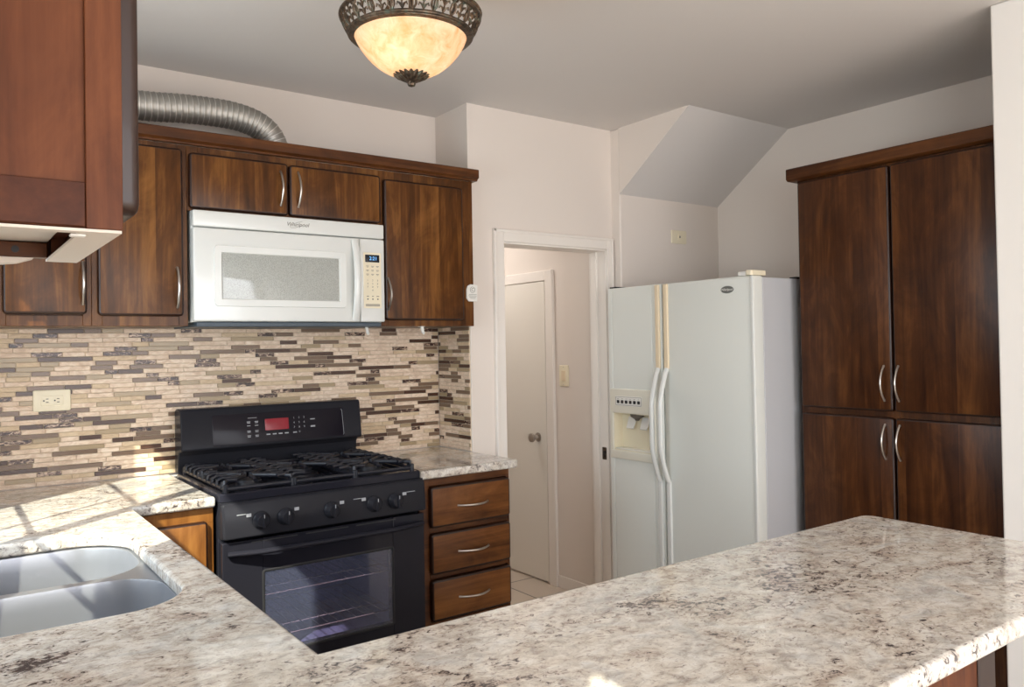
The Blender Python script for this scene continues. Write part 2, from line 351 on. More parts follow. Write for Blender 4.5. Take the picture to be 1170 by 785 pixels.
def text(name, body, size, loc, rot, m, parent, ext=.0004, shear=0, bold=0):
    cu = bpy.data.curves.new(name, 'FONT'); cu.body = body; cu.size = size; cu.extrude = ext; cu.align_x = 'CENTER'; cu.align_y = 'CENTER'; cu.shear = shear; cu.offset = bold
    cu.materials.append(m); cu.resolution_u = 3
    tmp = bpy.data.objects.new('tmp', cu); COL.objects.link(tmp)
    dg = bpy.context.evaluated_depsgraph_get(); dg.update()
    me = bpy.data.meshes.new_from_object(tmp.evaluated_get(dg)); me.name = name; bpy.data.objects.remove(tmp); bpy.data.curves.remove(cu)
    o = bpy.data.objects.new(name, me); COL.objects.link(o)
    off = Vector((0, 0, 0)); p = parent
    while p is not None: off += p.location; p = p.parent
    o.parent = parent; o.location = Vector(loc)-off; o.rotation_euler = rot; return o
RY = (PI/2, 0, 0)             # text facing -y
RX = (PI/2, 0, -PI/2)         # text facing -x
def pull(F, u, v0, v1, parent, mtl=NICK, horiz=False, bulge=.032, r=.0042, name='handle'):
    m = MB(); pts = []; N = 16
    for k in range(N+1):
        t = k/N; w = bulge*math.sin(PI*t)**.85 if 0 < t < 1 else 0
        a = v0+(v1-v0)*t
        pts.append(F(a, u, w-.001) if horiz else F(u, a, w-.001))
    m.tube(pts, [r*(1.15 if k in (0, N) else 1) for k in range(N+1)], 10)
    return obj(name, m, mtl, parent)

# ------------------------------------------------------------------ the setting
CH = 2.527; XL = -.91; YR = -6.2; XS = 2.15
obj('floor', MB().box(XL-.1, 3.05, YR-.1, 2.0, -.06, 0), FLR, kind='structure', smooth=0)
obj('ceiling', MB().box(XL-.1, 3.05, YR-.1, 2.0, CH, CH+.1), CEIL, kind='structure', smooth=0)
obj('wall_back', MB().box(XL-.1, 1.243, 0, .1, 0, CH), WALL, kind='structure', smooth=0)
DX0, DX1, DZ = 1.43, 2.10, 1.897
wd = MB(); P = [(1.243, .1), (1.243, -.285), (DX0, -.285), (DX0, -.165), (1.343, -.165), (1.343, .1)]
wd.rings([[(x, y, 0) for x, y in P], [(x, y, CH) for x, y in P]])
obj('wall_door', wd.box(DX1, 2.149, -.285, -.165, 0, CH).box(DX0, DX1, -.285, -.165, DZ, CH), WALL, kind='structure', smooth=0)
obj('wall_alcove', MB().box(2.147, 3.03, -.349, -.165, 0, CH), WALL, kind='structure', bevel=.008)
sf = MB(); P = [(-.349, 2.18), (-.83, CH), (-.349, CH)]
sf.rings([[(2.147, y, z) for y, z in P], [(2.928, y, z) for y, z in P]])
sf.m = [0, 0, 0, 1, 1]
obj('ceiling_stair_soffit', sf, [CEIL, WALL], kind='structure', smooth=0)
obj('wall_right', MB().box(2.928, 3.03, -2.16, -.349, 0, CH), WALL, kind='structure', smooth=0)
obj('wall_right_near', MB().box(XS, 3.03, YR, -2.157, 0, CH), WALLW, kind='structure', bevel=.006)
# left wall with two window openings
W1 = (-1.805, -.67, .98, 2.155); W2 = (-5.75, -3.27, .9, 2.155)
lw = MB(); x0, x1 = XL-.1, XL
lw.box(x0, x1, W1[1], .1, 0, CH).box(x0, x1, W1[0], W1[1], 0, W1[2]).box(x0, x1, W1[0], W1[1], W1[3], CH)
lw.box(x0, x1, W2[1], W1[0], 0, CH).box(x0, x1, W2[0], W2[1], 0, W2[2]).box(x0, x1, W2[0], W2[1], W2[3], CH).box(x0, x1, YR, W2[0], 0, CH)
obj('wall_left', lw, WALL, kind='structure', smooth=0)
rw = MB(); rw.box(XL-.1, -.75, YR-.1, YR, 0, CH).box(1.95, XS+.1, YR-.1, YR, 0, CH).box(-.75, 1.95, YR-.1, YR, 2.3, CH)
obj('wall_rear', rw, WALL, kind='structure', smooth=0)
# sink window: frame, centre mullion, muntins, pane
wf = MB(); a, b_, c_, d_ = W1; xx0, xx1 = XL-.07, XL-.03
fr = .03
wf.box(xx0, xx1, a, b_, c_, c_+.012).box(xx0, xx1, a, b_, d_-.012, d_).box(xx0, xx1, a, a+.012, c_, d_).box(xx0, xx1, b_-.012, b_, c_, d_)
ym = -1.250
wf.box(xx0, xx1, ym-.020, ym+.020, c_, d_)
for zz in (1.41, 1.78): wf.box(XL-.053, XL-.047, a, b_, zz-.009, zz+.009)
wf.box(XL-.054, XL-.046, -1.046, -1.034, c_, d_)
w1 = obj('window_1', wf, TRIM, kind='structure', smooth=0)
obj('window_pane', MB().box(XL-.0505, XL-.0495, a, b_, c_, d_), PANE, w1, smooth=0)
wf = MB(); a, b_, c_, d_ = W2
wf.box(xx0, xx1, a, b_, c_, c_+.015).box(xx0, xx1, a, b_, d_-.012, d_).box(xx0, xx1, a, a+.03, c_, d_).box(xx0, xx1, b_-.012, b_, c_, d_).box(xx0, xx1, -4.53, -4.48, c_, d_)
w2 = obj('window_2', wf, TRIM, kind='structure', smooth=0)
obj('window_pane', MB().box(XL-.0505, XL-.0495, a, b_, c_, d_), PANE, w2, smooth=0)
wf = MB(); wf.box(-.75, -.69, YR-.07, YR-.03, 0, 2.3).box(1.89, 1.95, YR-.07, YR-.03, 0, 2.3).box(-.75, 1.95, YR-.07, YR-.03, 2.24, 2.3).box(.56, .64, YR-.07, YR-.03, 0, 2.3)
obj('window_unseen_rear', wf, TRIM, kind='structure', smooth=0)  # unseen rear opening, added to go with the fill light
# hall behind the door opening
obj('wall_hall_right', MB().box(2.155, 2.255, -.165, 2.0, 0, CH), HALLW, kind='structure', smooth=0)
obj('wall_hall_left', MB().box(1.16, 1.26, .1, 2.0, 0, CH), HALLW, kind='structure', smooth=0)
obj('wall_hall_back', MB().box(1.16, 2.255, 1.9, 2.0, 0, CH), HALLW, kind='structure', smooth=0)
dm = MB().box(2.140, 2.156, .293, 1.02, .012, 1.772)
d1 = obj('door_1', dm, DOORP, kind='structure', bevel=.003)
kb = MB().lathe([(.026, 0), (.027, .004), (.012, .008), (.010, .028), (.020, .034), (.027, .046), (.026, .056), (.014, .062)], (2.140, .372, .852), 20, axis='x')
obj('door_knob', kb, NICK, d1)
t1 = MB().box(2.138, 2.157, .218, .286, 0, 1.835).box(2.138, 2.157, .286, 1.09, 1.776, 1.835).box(2.134, 2.14, .218, .235, 0, 1.835)
obj('trim_hall_door', t1, TRIM, kind='structure', bevel=.003)
# casing and jambs of the opening
cs = MB()
for (u0, u1, v0, v1) in ((1.374, 1.434, 0, 1.952), (2.098, 2.140, 0, 1.952), (1.434, 2.098, 1.893, 1.952)):
    cs.box(u0, u1, -.300, -.284, v0, v1)
cs.box(1.374, 1.388, -.306, -.299, 0, 1.952).box(1.374, 2.140, -.306, -.299, 1.938, 1.952).box(2.126, 2.140, -.306, -.299, 0, 1.94)
obj('trim_casing', cs, TRIM, kind='structure', bevel=.004)
jb = MB().box(1.425, 1.437, -.29, -.160, 0, 1.897).box(2.092, 2.104, -.29, -.160, 0, 1.897).box(1.43, 2.10, -.29, -.160, 1.885, 1.897)
jb.box(2.080, 2.093, -.225, -.185, 0, 1.886)
jbo = obj('trim_jamb', jb, TRIM, kind='structure', bevel=.0015)
obj('strike_plate', MB().slab(FX(2.0925), -.272, -.240, .79, .855, .002, .004, .001).box(2.088, 2.0915, -.262, -.250, .808, .836, 1), [BRZ, DGREY], jbo)
obj('baseboard_hall', MB().box(2.147, 2.156, -.165, .218, 0, .07), TRIM, kind='structure', bevel=.003)
obj('trim_corner_bead', MB().box(1.2425, 1.2475, -.289, -.283, .914, 1.49), TRIM, kind='structure', smooth=0)

# mosaic backsplash
def mosaic(name, F, u0, u1, v0, v1, holes=()):
    m = MB()
    k = [F(u0, v0, 0), F(u1, v0, 0), F(u1, v1, 0), F(u0, v1, 0), F(u0, v0, .004), F(u1, v0, .004), F(u1, v1, .004), F(u0, v1, .004)]
    m.add(k, [(0, 1, 2, 3), (4, 5, 6, 7), (0, 1, 5, 4), (1, 2, 6, 5), (2, 3, 7, 6), (3, 0, 4, 7)], 6)
    ph = .0174; v = v0+.001; ws = [.34, .13, .13, .16, .12, .12]
    while v+ph-.002 < v1+.004:
        u = u0-rnd.random()*.1; last = -1
        while u < u1:
            mi = rnd.choices(range(6), ws)[0]
            if mi == last and mi > 1: mi = 0
            last = mi
            ln = rnd.choice((.06, .075, .09, .12, .15, .18)) if mi != 5 else rnd.choice((.045, .08, .10))
            a, b = max(u, u0)+.001, min(u+ln, u1)-.001
            if b-a > .006:
                top = min(v+ph-.0018, v1)
                rs = [[F(*p, w) for p in ((a+i, v+i), (b-i, v+i), (b-i, top-i), (a+i, top-i))] for i, w in ((0, .003), (0, .0062), (.0009, .0072))]
                m.rings(rs, mi, False, True)
            u += ln
        v += ph
    return obj(name, m, TILES+[GROUT], kind='structure', smooth=0)
mosaic('trim_mosaic_backsplash', FY(0), XL, 1.236, .915, 1.493)
mosaic('trim_mosaic_return', FX(1.243), -.283, -.008, .915, 1.493)

# ------------------------------------------------------------------ granite worktops
XE = -.261; YP = -2.14; YN = -2.76; XPe = 1.335
outer = []
def arc(cx, cy, r, a0, a1, n=8): return [(cx+r*math.cos(math.radians(a0+(a1-a0)*k/n)), cy+r*math.sin(math.radians(a0+(a1-a0)*k/n))) for k in range(n+1)]
outer += [(XL+.001, -.009), (-.006, -.009)]
outer += arc(-.010, -.636, .004, 0, -90, 3)
outer += [(XE, -.64)]
outer += [(XE, YP)]
outer += arc(XPe-.035, YP-.035, .035, 90, 0)
outer += arc(XPe-.035, YN+.035, .035, 0, -90)
outer += [(XL+.001, YN)]
outer.reverse()
hole = rrect(-.775, -.345, -1.725, -.955, .05, 10, (.14, .05, .05, .13))
wt = thing('countertop', 'long polished speckled granite worktop wrapping the sink and forming the near peninsula', 'countertop', (0, -1.5, .88))
plate('slab', [outer, hole], .879, .914, .009, GR, wt)
obj('backsplash_lip', MB().box(XL+.002, XL+.02, -2.74, -.012, .9145, .975), GR, wt, bevel=.003)
rc = thing('countertop', 'small square granite worktop right of the black stove, above the drawers', 'countertop', (1, -.3, .88))
ro = [(.772, -.009), (1.236, -.009), (1.236, -.292), (1.240, -.292)] + arc(1.225, -.61, .03, 0, -90) + arc(.776, -.636, .004, -90, -180, 3)
ro.reverse()
# keep clear of the door casing
plate('slab', [ro], .879, .914, .009, GR, rc)

# ------------------------------------------------------------------ sink
sk = thing('sink', 'stainless steel double bowl undermount sink in the granite worktop', 'sink', (-.56, -1.35, .69))
bA = (-.770, -.348, -1.312, -.962); bB = (-.770, -.342, -1.720, -1.342)
oA = rrect(*bA, .1, 10, (.14, .06, .06, .12)); oB = rrect(*bB, .1, 10, (.12, .06, .06, .13))
fl = rrect(-.80, -.315, -1.75, -.93, .06)
plate('flange', [list(reversed(fl)), oA, oB], .874, .8785, .0008, STEEL, sk)
def bowl(bb, rs, dep):
    m = MB(); rings_ = []
    prof = [(0, .8775), (.001, .872), (.004, .84), (.010, .74), (.016, .715), (.030, .700), (.055, .693), (.09, .691)]
    for ins, z in prof:
        x0, x1, y0, y1 = bb; q_ = tuple(max(k-ins*.6, .012) for k in rs)
        rings_.append([(p[0], p[1], z) for p in rrect(x0+ins, x1-ins, y0+ins, y1-ins, .1, 10, q_)])
    m.rings(rings_, 0, False, True)
    return m
for bb, rs in ((bA, (.14, .06, .06, .12)), (bB, (.12, .06, .06, .13))):
    bo = obj('bowl', bowl(bb, rs, .19), STEEL, sk, smooth=50)
    cx, cy = (bb[0]+bb[1])/2, (bb[2]+bb[3])/2
    obj('drain', MB().lathe([(.045, .0), (.044, .003), (.036, .003), (.034, .0005), (.001, .0005)], (cx, cy, .691), 24), CHROME, bo)
fa = thing('faucet', 'chrome gooseneck faucet standing behind the double sink', 'faucet', (-.845, -1.50, .914))
obj('base', MB().lathe([(.028, 0), (.028, .01), (.020, .018), (.018, .06)], (-.845, -1.50, .9145), 20), CHROME, fa)
pts = [(-.845, -1.50, .96), (-.845, -1.50, 1.14)] + [(-.845+.075*(1-math.cos(a)), -1.50, 1.14+.075*math.sin(a)) for a in [PI*k/10 for k in range(1, 11)]] + [(-.695, -1.50, 1.10)]
obj('spout', MB().tube(pts, .012, 12), CHROME, fa)
obj('lever', MB().tube([(-.845, -1.50, .965), (-.845, -1.42, .99)], .007, 10), CHROME, fa)

# ------------------------------------------------------------------ base cabinets
def door(parent, F, u0, u1, v0, v1, m=WD, t=.020, r=.012, b=.007, name='door', hpos=None, hm=NICK, horiz=False):
    d = obj(name, MB().slab(F, u0, u1, v0, v1, t, r, b, 0, 1), [m, WE], parent)
    if hpos:
        F2 = lambda u, v, w: F(u, v, w+t)
        pull(F2, *hpos, d, hm, horiz)
    return d
# right of the stove: three drawers
db = thing('drawer_cabinet', 'dark wood three drawer base cabinet right of the black stove', 'cabinet', (1.0, -.3, 0))
m = MB().box(.778, 1.214, -.590, -.30, .10, .876).box(.80, 1.214, -.55, -.30, .0, .10)
m.box(.778, 1.214, -.30, -.012, .0, .876)
obj('carcass', m, WX, db, bevel=.0015)
m = MB().box(.778, .824, -.610, -.5905, .10, .876).box(1.202, 1.2145, -.610, -.5905, .10, .876).box(.824, 1.202, -.610, -.5905, .846, .876).box(.824, 1.202, -.610, -.5905, .10, .305)
for z0 in (.659, .477): m.box(.824, 1.202, -.610, -.5905, z0, z0+.022)
obj('face_frame', m, WX, db, bevel=.0015)
for z0, z1, hz in ((.681, .844, .758), (.497, .658, .575), (.313, .475, .392)):
    door(db, FY(-.6105), .821, 1.207, z0, z1, WDR, .020, .014, .009, 'drawer', (hz, .945, 1.092), NICK, True)
# corner base cabinet left of the stove
cb = thing('corner_cabinet', 'orange-brown sunlit base cabinet in the corner left of the stove', 'cabinet', (-.5, -.3, 0))
obj('carcass', MB().box(XL+.005, -.008, -.600, -.012, .10, .876).box(XL+.005, -.03, -.55, -.012, 0, .10), WD, cb, bevel=.001)
m = MB().box(-.285, -.008, -.620, -.6005, .828, .876).box(-.040, -.008, -.620, -.6005, .10, .828).box(-.285, -.262, -.620, -.6005, .10, .828).box(-.262, -.04, -.620, -.6005, .10, .14)
obj('face_frame', m, WSUN, cb, bevel=.001)
door(cb, FY(-.6205), -.270, -.030, .13, .835, WSUN, .018, .012, .007)
# sink base run, its doors face the stove aisle
sb = thing('sink_cabinet', 'wooden base cabinet run below the sink worktop', 'cabinet', (-.6, -1.4, 0))
zc = MB()
zc.box(XL+.005, XE-.045, -2.10, -1.76, .10, .876).box(XL+.005, XE-.045, -.915, -.625, .10, .876).box(XL+.005, XE-.045, -1.76, -.915, .10, .66).box(-.312, XE-.045, -1.76, -.915, .66, .870).box(XL+.005, XE-.10, -2.10, -.625, 0, .10)
obj('carcass', zc, WD, sb)
for k in range(4):
    y0 = -2.06+k*.355
    door(sb, FXp(XE-.0445), y0, y0+.335, .13, .84, WD, .018, .012, .007, 'door', (y0+.30, .66, .80))
# peninsula base
pb = thing('peninsula_cabinet', 'dark wooden base cabinet carrying the granite peninsula', 'cabinet', (.3, -2.3, 0))
obj('carcass', MB().box(XL+.005, 1.15, -2.50, -2.165, .10, .876).box(XL+.005, 1.13, -2.48, -2.20, 0, .10), WP, pb, bevel=.001)
obj('end_post', MB().box(1.151, 1.235, -2.512, -2.15, 0, .876), WE, pb, bevel=.003)
obj('back_panel', MB().box(XL+.005, 1.15, -2.508, -2.5005, .02, .876), WN, pb)

# ------------------------------------------------------------------ wall cabinets on the back wall
ZB, ZT = 1.490, 2.150; YF = -.330
def frame(u0, u1, z0, z1, openings, y=YF):
    m = MB(); xs = [u0]
    for a, b in openings: xs += [a, b]
    xs.append(u1)
    for k in range(0, len(xs), 2): m.box(xs[k], xs[k+1], y, y+.018, z0, z1)
    for a, b in openings: m.box(a, b, y, y+.018, z0, z0+.035).box(a, b, y, y+.018, z1-.035, z1)
    return m
def uppers(name, label, u0, u1, z0, ops, doors, under=None):
    c = thing(name, label, 'cabinet', ((u0+u1)/2, -.15, z0))
    obj('carcass', MB().box(u0, u1, YF+.0182, -.010, z0, ZT), WD, c, bevel=.001)
    obj('face_frame', frame(u0, u1, z0, ZT, ops), WD, c, bevel=.0012)
    for (a, b, v0, v1, hp) in doors:
        door(c, FY(YF-.0005), a, b, v0, v1, WD, .020, .014, .008, 'door', hp)
    return c
uppers('wall_cabinet', 'corner wall cabinet at far left above the outlet, partly behind the near cabinet', XL+.003, -.323, ZB, [(-.57, -.35)], [(-.580, -.338, 1.529, 2.128, (-.352, 1.562, 1.705))])
uppers('wall_cabinet', 'tall single-door wall cabinet left of the white microwave', -.3225, -.0095, ZB, [(-.29, -.04)], [(-.305, -.027, 1.525, 2.131, (-.050, 1.555, 1.70))])
uppers('wall_cabinet', 'short two-door wall cabinet above the white microwave', -.009, .766, 1.9125, [(.03, .35), (.39, .74)],
       [(-.004, .3655, 1.920, 2.124, (.334, 1.957, 2.092)), (.3705, .7635, 1.920, 2.122, (.405, 1.957, 2.095))])
uppers('wall_cabinet', 'single-door wall cabinet right of the white microwave', .7665, 1.235, ZB, [(.80, 1.15)], [(.780, 1.172, 1.515, 2.112, (.792, 1.558, 1.692))])
cr = MB(); prof = [(-.330, 2.1505), (-.352, 2.1505), (-.352, 2.156), (-.366, 2.164), (-.366, 2.198), (-.362, 2.202), (-.33, 2.202)]
cr.rings([[(XL+.003, y, z) for y, z in prof], [(1.252, y, z) for y, z in prof]])
cr.box(1.236, 1.252, -.33, -.30, 2.1505, 2.202)
tag(obj('crown_molding', cr, WX, bevel=.001), 'long brown wooden crown molding along the top of the stove wall cabinets', 'molding')

# near cabinet on the left wall
NX, NY0, NY1, NZ = -.58, -2.352, -1.995, 1.540
nc = thing('near_wall_cabinet', 'large close reddish-brown wall cabinet in the upper left foreground', 'cabinet', (-.75, -2.2, NZ))
m = MB().box(XL+.003, NX-.019, NY0, NY0+.014, NZ+.001, 2.3).box(XL+.003, NX-.019, NY1-.014, NY1, NZ, 2.3).box(XL+.003, NX-.02, NY0+.014, NY1-.014, NZ+.028, 2.3)
obj('side_panel', m, WN, nc, bevel=.001)
m = MB().box(XL+.003, NX-.0385, NY0-.005, NY0-.0002, NZ+.002, NZ+.052)
obj('bottom_rail', m, WNR, nc, bevel=.001)
m = MB().box(NX-.038, NX, NY0-.006, NY0+.02, NZ, 2.3).box(NX-.018, NX, NY0+.02, NY1-.03, NZ, NZ+.03).box(NX-.038, NX, NY1-.03, NY1, NZ, 2.3)
obj('face_frame', m, WN, nc, bevel=.001)
door(nc, FXp(NX+.0005), NY0+.012, NY1-.012, NZ+.022, 2.27, WD, .022, .018, .010)
UND = mat('sunlit_pale_underside', srgb(212, 202, 190), .5)  # pale colour stands in for light caught under the near cabinet
m = MB().box(NX-.042, NX-.001, NY0-.003, NY1, NZ-.0035, NZ-.0002).box(XL+.003, NX-.042, NY0-.003, NY0+.016, NZ-.0035, NZ-.0002)
m.box(XL+.003, NX-.043, NY0+.016, NY1-.03, NZ+.022, NZ+.0278)
obj('underside', m, UND, nc)
m = MB().box(XL+.003, NX-.043, NY1-.034, NY1-.0145, NZ-.001, NZ+.020)
hr = obj('hanging_rail', m, WX, nc, bevel=.001)
obj('screw_hole', MB().lathe([(.005, 0), (.005, .0012), (.004, .0013)], (-.663, NY1-.034, NZ+.0095), 14, axis='y'), DGREY, hr)
m = MB(); N = 14; top, bot = [], []
for k in range(N+1):
    x = XL+.01+(NX-.06-(XL+.01))*k/N; q_ = math.sqrt(max(0, 1-((k/N-.25)/.75)**2)) if k/N > .25 else 1
    top.append((x, NZ-.0015)); bot.append((x, NZ-.0015-.015*q_-.0005))
pr = top+bot[::-1]
m.rings([[(x, NY1-.03, z) for x, z in pr], [(x, NY1-.002, z) for x, z in pr]])
obj('curved_valance', m, UND, nc)
hk = MB().box(NX-.047, NX-.039, NY0+.016, NY0+.0215, NZ+.0002, NZ+.021).box(NX-.051, NX-.035, NY0+.017, NY0+.030, NZ-.0065, NZ-.0036)
obj('shelf_clip', hk, WP_, nc, bevel=.001)

# hooks, tag
def hook(x, lab):
    h = thing('adhesive_hook', lab, 'hook', (x, -.290, 1.489), 'adhesive hooks')
    obj('back_plate', MB().slab(lambda u, v, w: (u, v, 1.4895-w), x-.010, x+.010, -.325, -.290, .003, .006, .001), WP_, h)
    obj('hook', MB().tube([(x, -.312, 1.488), (x, -.318, 1.474), (x, -.322, 1.462), (x, -.328, 1.458), (x, -.332, 1.464)], [.007, .007, .006, .005, .004], 10), WP_, h)
hook(.708, 'small white plastic hook under the microwave edge, left of its twin')
hook(.973, 'small white plastic hook under the right wall cabinet, nearest the tiled corner')
tg = thing('paper_tag', 'small white printed tag stuck to the right cabinet edge beside the doorway', 'tag', (1.22, -.333, 1.60))
pts = [(1.193, 1.615), (1.205, 1.602), (1.249, 1.602), (1.252, 1.677), (1.215, 1.680), (1.199, 1.672), (1.193, 1.655)]
obj('card', MB().rings([[(x, -.3315, z) for x, z in pts], [(x, -.338, z) for x, z in pts]]), WP_, tg, bevel=.001)
text('letter', 'C', .020, (1.225, -.3386, 1.655), RY, GREY, tg)
ring = [(1.225+.013*math.cos(2*PI*k/24), -.3384, 1.655+.013*math.sin(2*PI*k/24)) for k in range(24)]
obj('printed_ring', MB().tube(ring, .0009, 6, closed=True), GREY, tg)
m = MB()
for k, (a, b) in enumerate(((1.205, 1.246), (1.203, 1.247), (1.207, 1.243), (1.212, 1.240))): m.box(a, b, -.3386, -.3379, 1.633-k*.006, 1.6345-k*.006)
obj('printed_lines', m, GREY, tg)

# flexible duct on the cabinets
ctrl = [(-.88, -.17, 2.305), (-.6, -.17, 2.318), (-.3, -.17, 2.316), (-.12, -.17, 2.318), (.02, -.17, 2.330), (.12, -.17, 2.334), (.21, -.17, 2.332), (.29, -.17, 2.316), (.345, -.17, 2.283), (.375, -.17, 2.235), (.385, -.17, 2.19), (.385, -.17, 2.153)]
def catmull(P, n):
    P = [Vector(p) for p in P]; out = []
    for i in range(len(P)-1):
        a, b, c, d = P[max(i-1, 0)], P[i], P[i+1], P[min(i+2, len(P)-1)]
        for k in range(n):
            t = k/n; out.append(.5*((2*b)+(c-a)*t+(2*a-5*b+4*c-d)*t*t+(3*b-a-3*c+d)*t**3))
    out.append(P[-1]); return out
raw = catmull(ctrl, 30)
# resample evenly
step = .003; pts = [raw[0]]; acc = 0
for a, b in zip(raw, raw[1:]):
    d = (b-a).length; 
    while acc+d >= step:
        a = a+(b-a)*((step-acc)/max(d, 1e-9)); pts.append(a.copy()); d = (b-a).length; acc = 0
    acc += d
m = MB(); rr = [.0535+(.0022 if i % 7 == 0 else (.0008 if i % 7 in (1, 6) else -.0004*(i % 7 in (3, 4)))) for i in range(len(pts))]
m.tube(pts, rr, 28)
for fi in range(len(m.f)):
    if (fi//28) % 7 in (0, 6) and fi < 28*(len(pts)-1): m.m[fi] = 1 if (fi//28) % 7 == 0 else 0
tag(obj('flexible_duct', m, [DUCT, DUCTR], smooth=60), 'silver corrugated flexible duct lying on top of the wall cabinets', 'duct')

# ------------------------------------------------------------------ microwave
mo = thing('microwave', 'white over-the-stove microwave hung between the wall cabinets', 'microwave', (.38, -.2, 1.49))
X0, X1, Z0, Z1 = .0005, .7645, 1.506, 1.9115
obj('body', MB().box(X0, X1, -.343, -.012, Z0-.002, Z1), WHT, mo, bevel=.003)
obj('underside', MB().box(X0+.012, X1-.012, -.362, -.02, Z0-.020, Z0-.0022), SLATE, mo, bevel=.003)
gr = obj('vent_grille', MB().slab(FY(-.3432), X0, X1, 1.852, Z1, .030, .006, .006), WHT, mo)
text('logo', 'Whirlpool', .0215, (.392, -.3737, 1.884), RY, GREY, gr, .0003, .25)
el = [(.392+.026*math.cos(2*PI*k/28)*1.15, -.3735, 1.884+.009*math.sin(2*PI*k/28)+.010*math.cos(2*PI*k/28)) for k in range(4, 27)]
obj('logo_swoosh', MB().tube(el, .0006, 6), GREY, gr)
dr = obj('door', MB().slab(FY(-.3432), X0, .6525, Z0, 1.848, .030, .006, .006), WHT, mo)
# raised bezel round the window
def framering(F, u0, u1, v0, v1, wd, t, r):
    m = MB()
    def o(i): return rrect(u0+i, u1-i, v0+i, v1-i, r, 5, (max(r-i, .003),)*4)
    seq = [(0, 0), (.002, t), (wd-.004, t), (wd, -.001)]
    m.rings([[F(p[0], p[1], w) for p in o(i)] for i, w in seq], 0, False, False); return m
obj('window_bezel', framering(FY(-.3732), .072, .592, 1.561, 1.787, .030, .006, .016), WHT, dr)
obj('window', MB().slab(FY(-.3732), .102, .560, 1.586, 1.760, .002, .008, .001), MWIN, dr)
hp = MB(); pts = []; N = 20
for k in range(N+1):
    t = k/N; pts.append((.631, -.372-.030*math.sin(PI*t)**.8 if 0 < t < 1 else -.372, 1.515+.325*t))
hp.tube(pts, .0165, 12, flat=.5, updir=(0, -1, 0))
obj('handle', hp, WHT, dr, smooth=60)
cp = obj('control_panel', MB().slab(FY(-.3432), .655, X1, Z0, 1.848, .030, .006, .006), WHT, mo)
kp = obj('keypad', MB().slab(FY(-.3732), .668, .748, 1.562, 1.792, .0015, .004, .001), CREAM, cp)
dp = obj('display', MB().slab(FY(-.3747), .676, .740, 1.752, 1.783, .001, .002, .0005), BLUED, kp)
text('clock_digits', '2:21', .021, (.712, -.3761, 1.7675), RY, BLUET, dp, .0002)
for r_ in range(3):
    for c2 in range(3):
        x = .686+c2*.0225; z = 1.735-r_*.0165
        obj('key_label', MB().box(x-.006, x+.006, -.3752, -.3746, z, z+.002).box(x-.004, x+.004, -.3752, -.3746, z-.004, z-.0025), GREY, kp, smooth=0)
for i, ch in enumerate('1234567890'):
    r_, c2 = divmod(i, 3) if i < 9 else (3, 1)
    text('key_digit', ch, .010, (.686+c2*.0225, -.3751, 1.677-r_*.0135), RY, GREY, kp, .0002)
for c2, w_ in ((0, .005), (1, .004), (2, .006)):
    x = .686+c2*.0225
    obj('key_label', MB().box(x-w_, x+w_, -.3752, -.3746, 1.610, 1.613).box(x-.003, x+.003, -.3752, -.3746, 1.597, 1.603), GREY, kp, smooth=0)
obj('key_bar', MB().slab(FY(-.3746), .676, .740, 1.570, 1.580, .001, .003, .0004), mat('grey_button', srgb(168, 162, 148), .4), kp)

# ------------------------------------------------------------------ stove
st = thing('stove', 'black gas range with red clock display and glass oven door', 'stove', (.38, -.35, 0))
A0, A1 = .004, .762
bd = MB().box(A0, A1, -.630, -.03, .60, .905).box(A0, A1, -.630, -.03, .08, .30).box(A0, .06, -.630, -.03, .30, .60).box(.70, A1, -.630, -.03, .30, .60).box(.06, .70, -.13, -.03, .30, .60)
bd.box(A0+.04, A1-.04, -.58, -.05, 0, .08)
bd = MB()
CZ0, CZ1 = .325, .685
bd.box(A0, .10, -.630, -.03, .08, .905).box(.665, A1, -.630, -.03, .08, .905).box(.10, .665, -.630, -.03, CZ1, .905).box(.10, .665, -.630, -.03, .08, CZ0).box(.10, .665, -.13, -.03, CZ0, CZ1).box(A0+.04, A1-.04, -.58, -.05, 0, .08)
obj('body', bd, BLK, st, bevel=.002)
cav = MB(); e = .002
cav.box(.10+e, .665-e, -.134, -.131, CZ0+e, CZ1-e).box(.10+e, .10+e+.002, -.62, -.134, CZ0+e, CZ1-e).box(.663-e, .665-e, -.62, -.134, CZ0+e, CZ1-e).box(.104+e, .661, -.62, -.134, CZ0+e, CZ0+e+.002).box(.104+e, .661, -.62, -.134, CZ1-e-.002, CZ1-e)
obj('oven_cavity', cav, OVEN, st, smooth=0)
def rack(z):
    m = MB()
    for y in (-.60, -.50, -.18): m.tube([(.108, y, z), (.657, y, z)], .0028, 6)
    for x in [.115+.036*k for k in range(16)]: m.tube([(x, -.60, z+.003), (x, -.16, z+.003)], .0018, 6)
    return obj('oven_rack', m, RACK, st)
rack(.395); rack(.545)
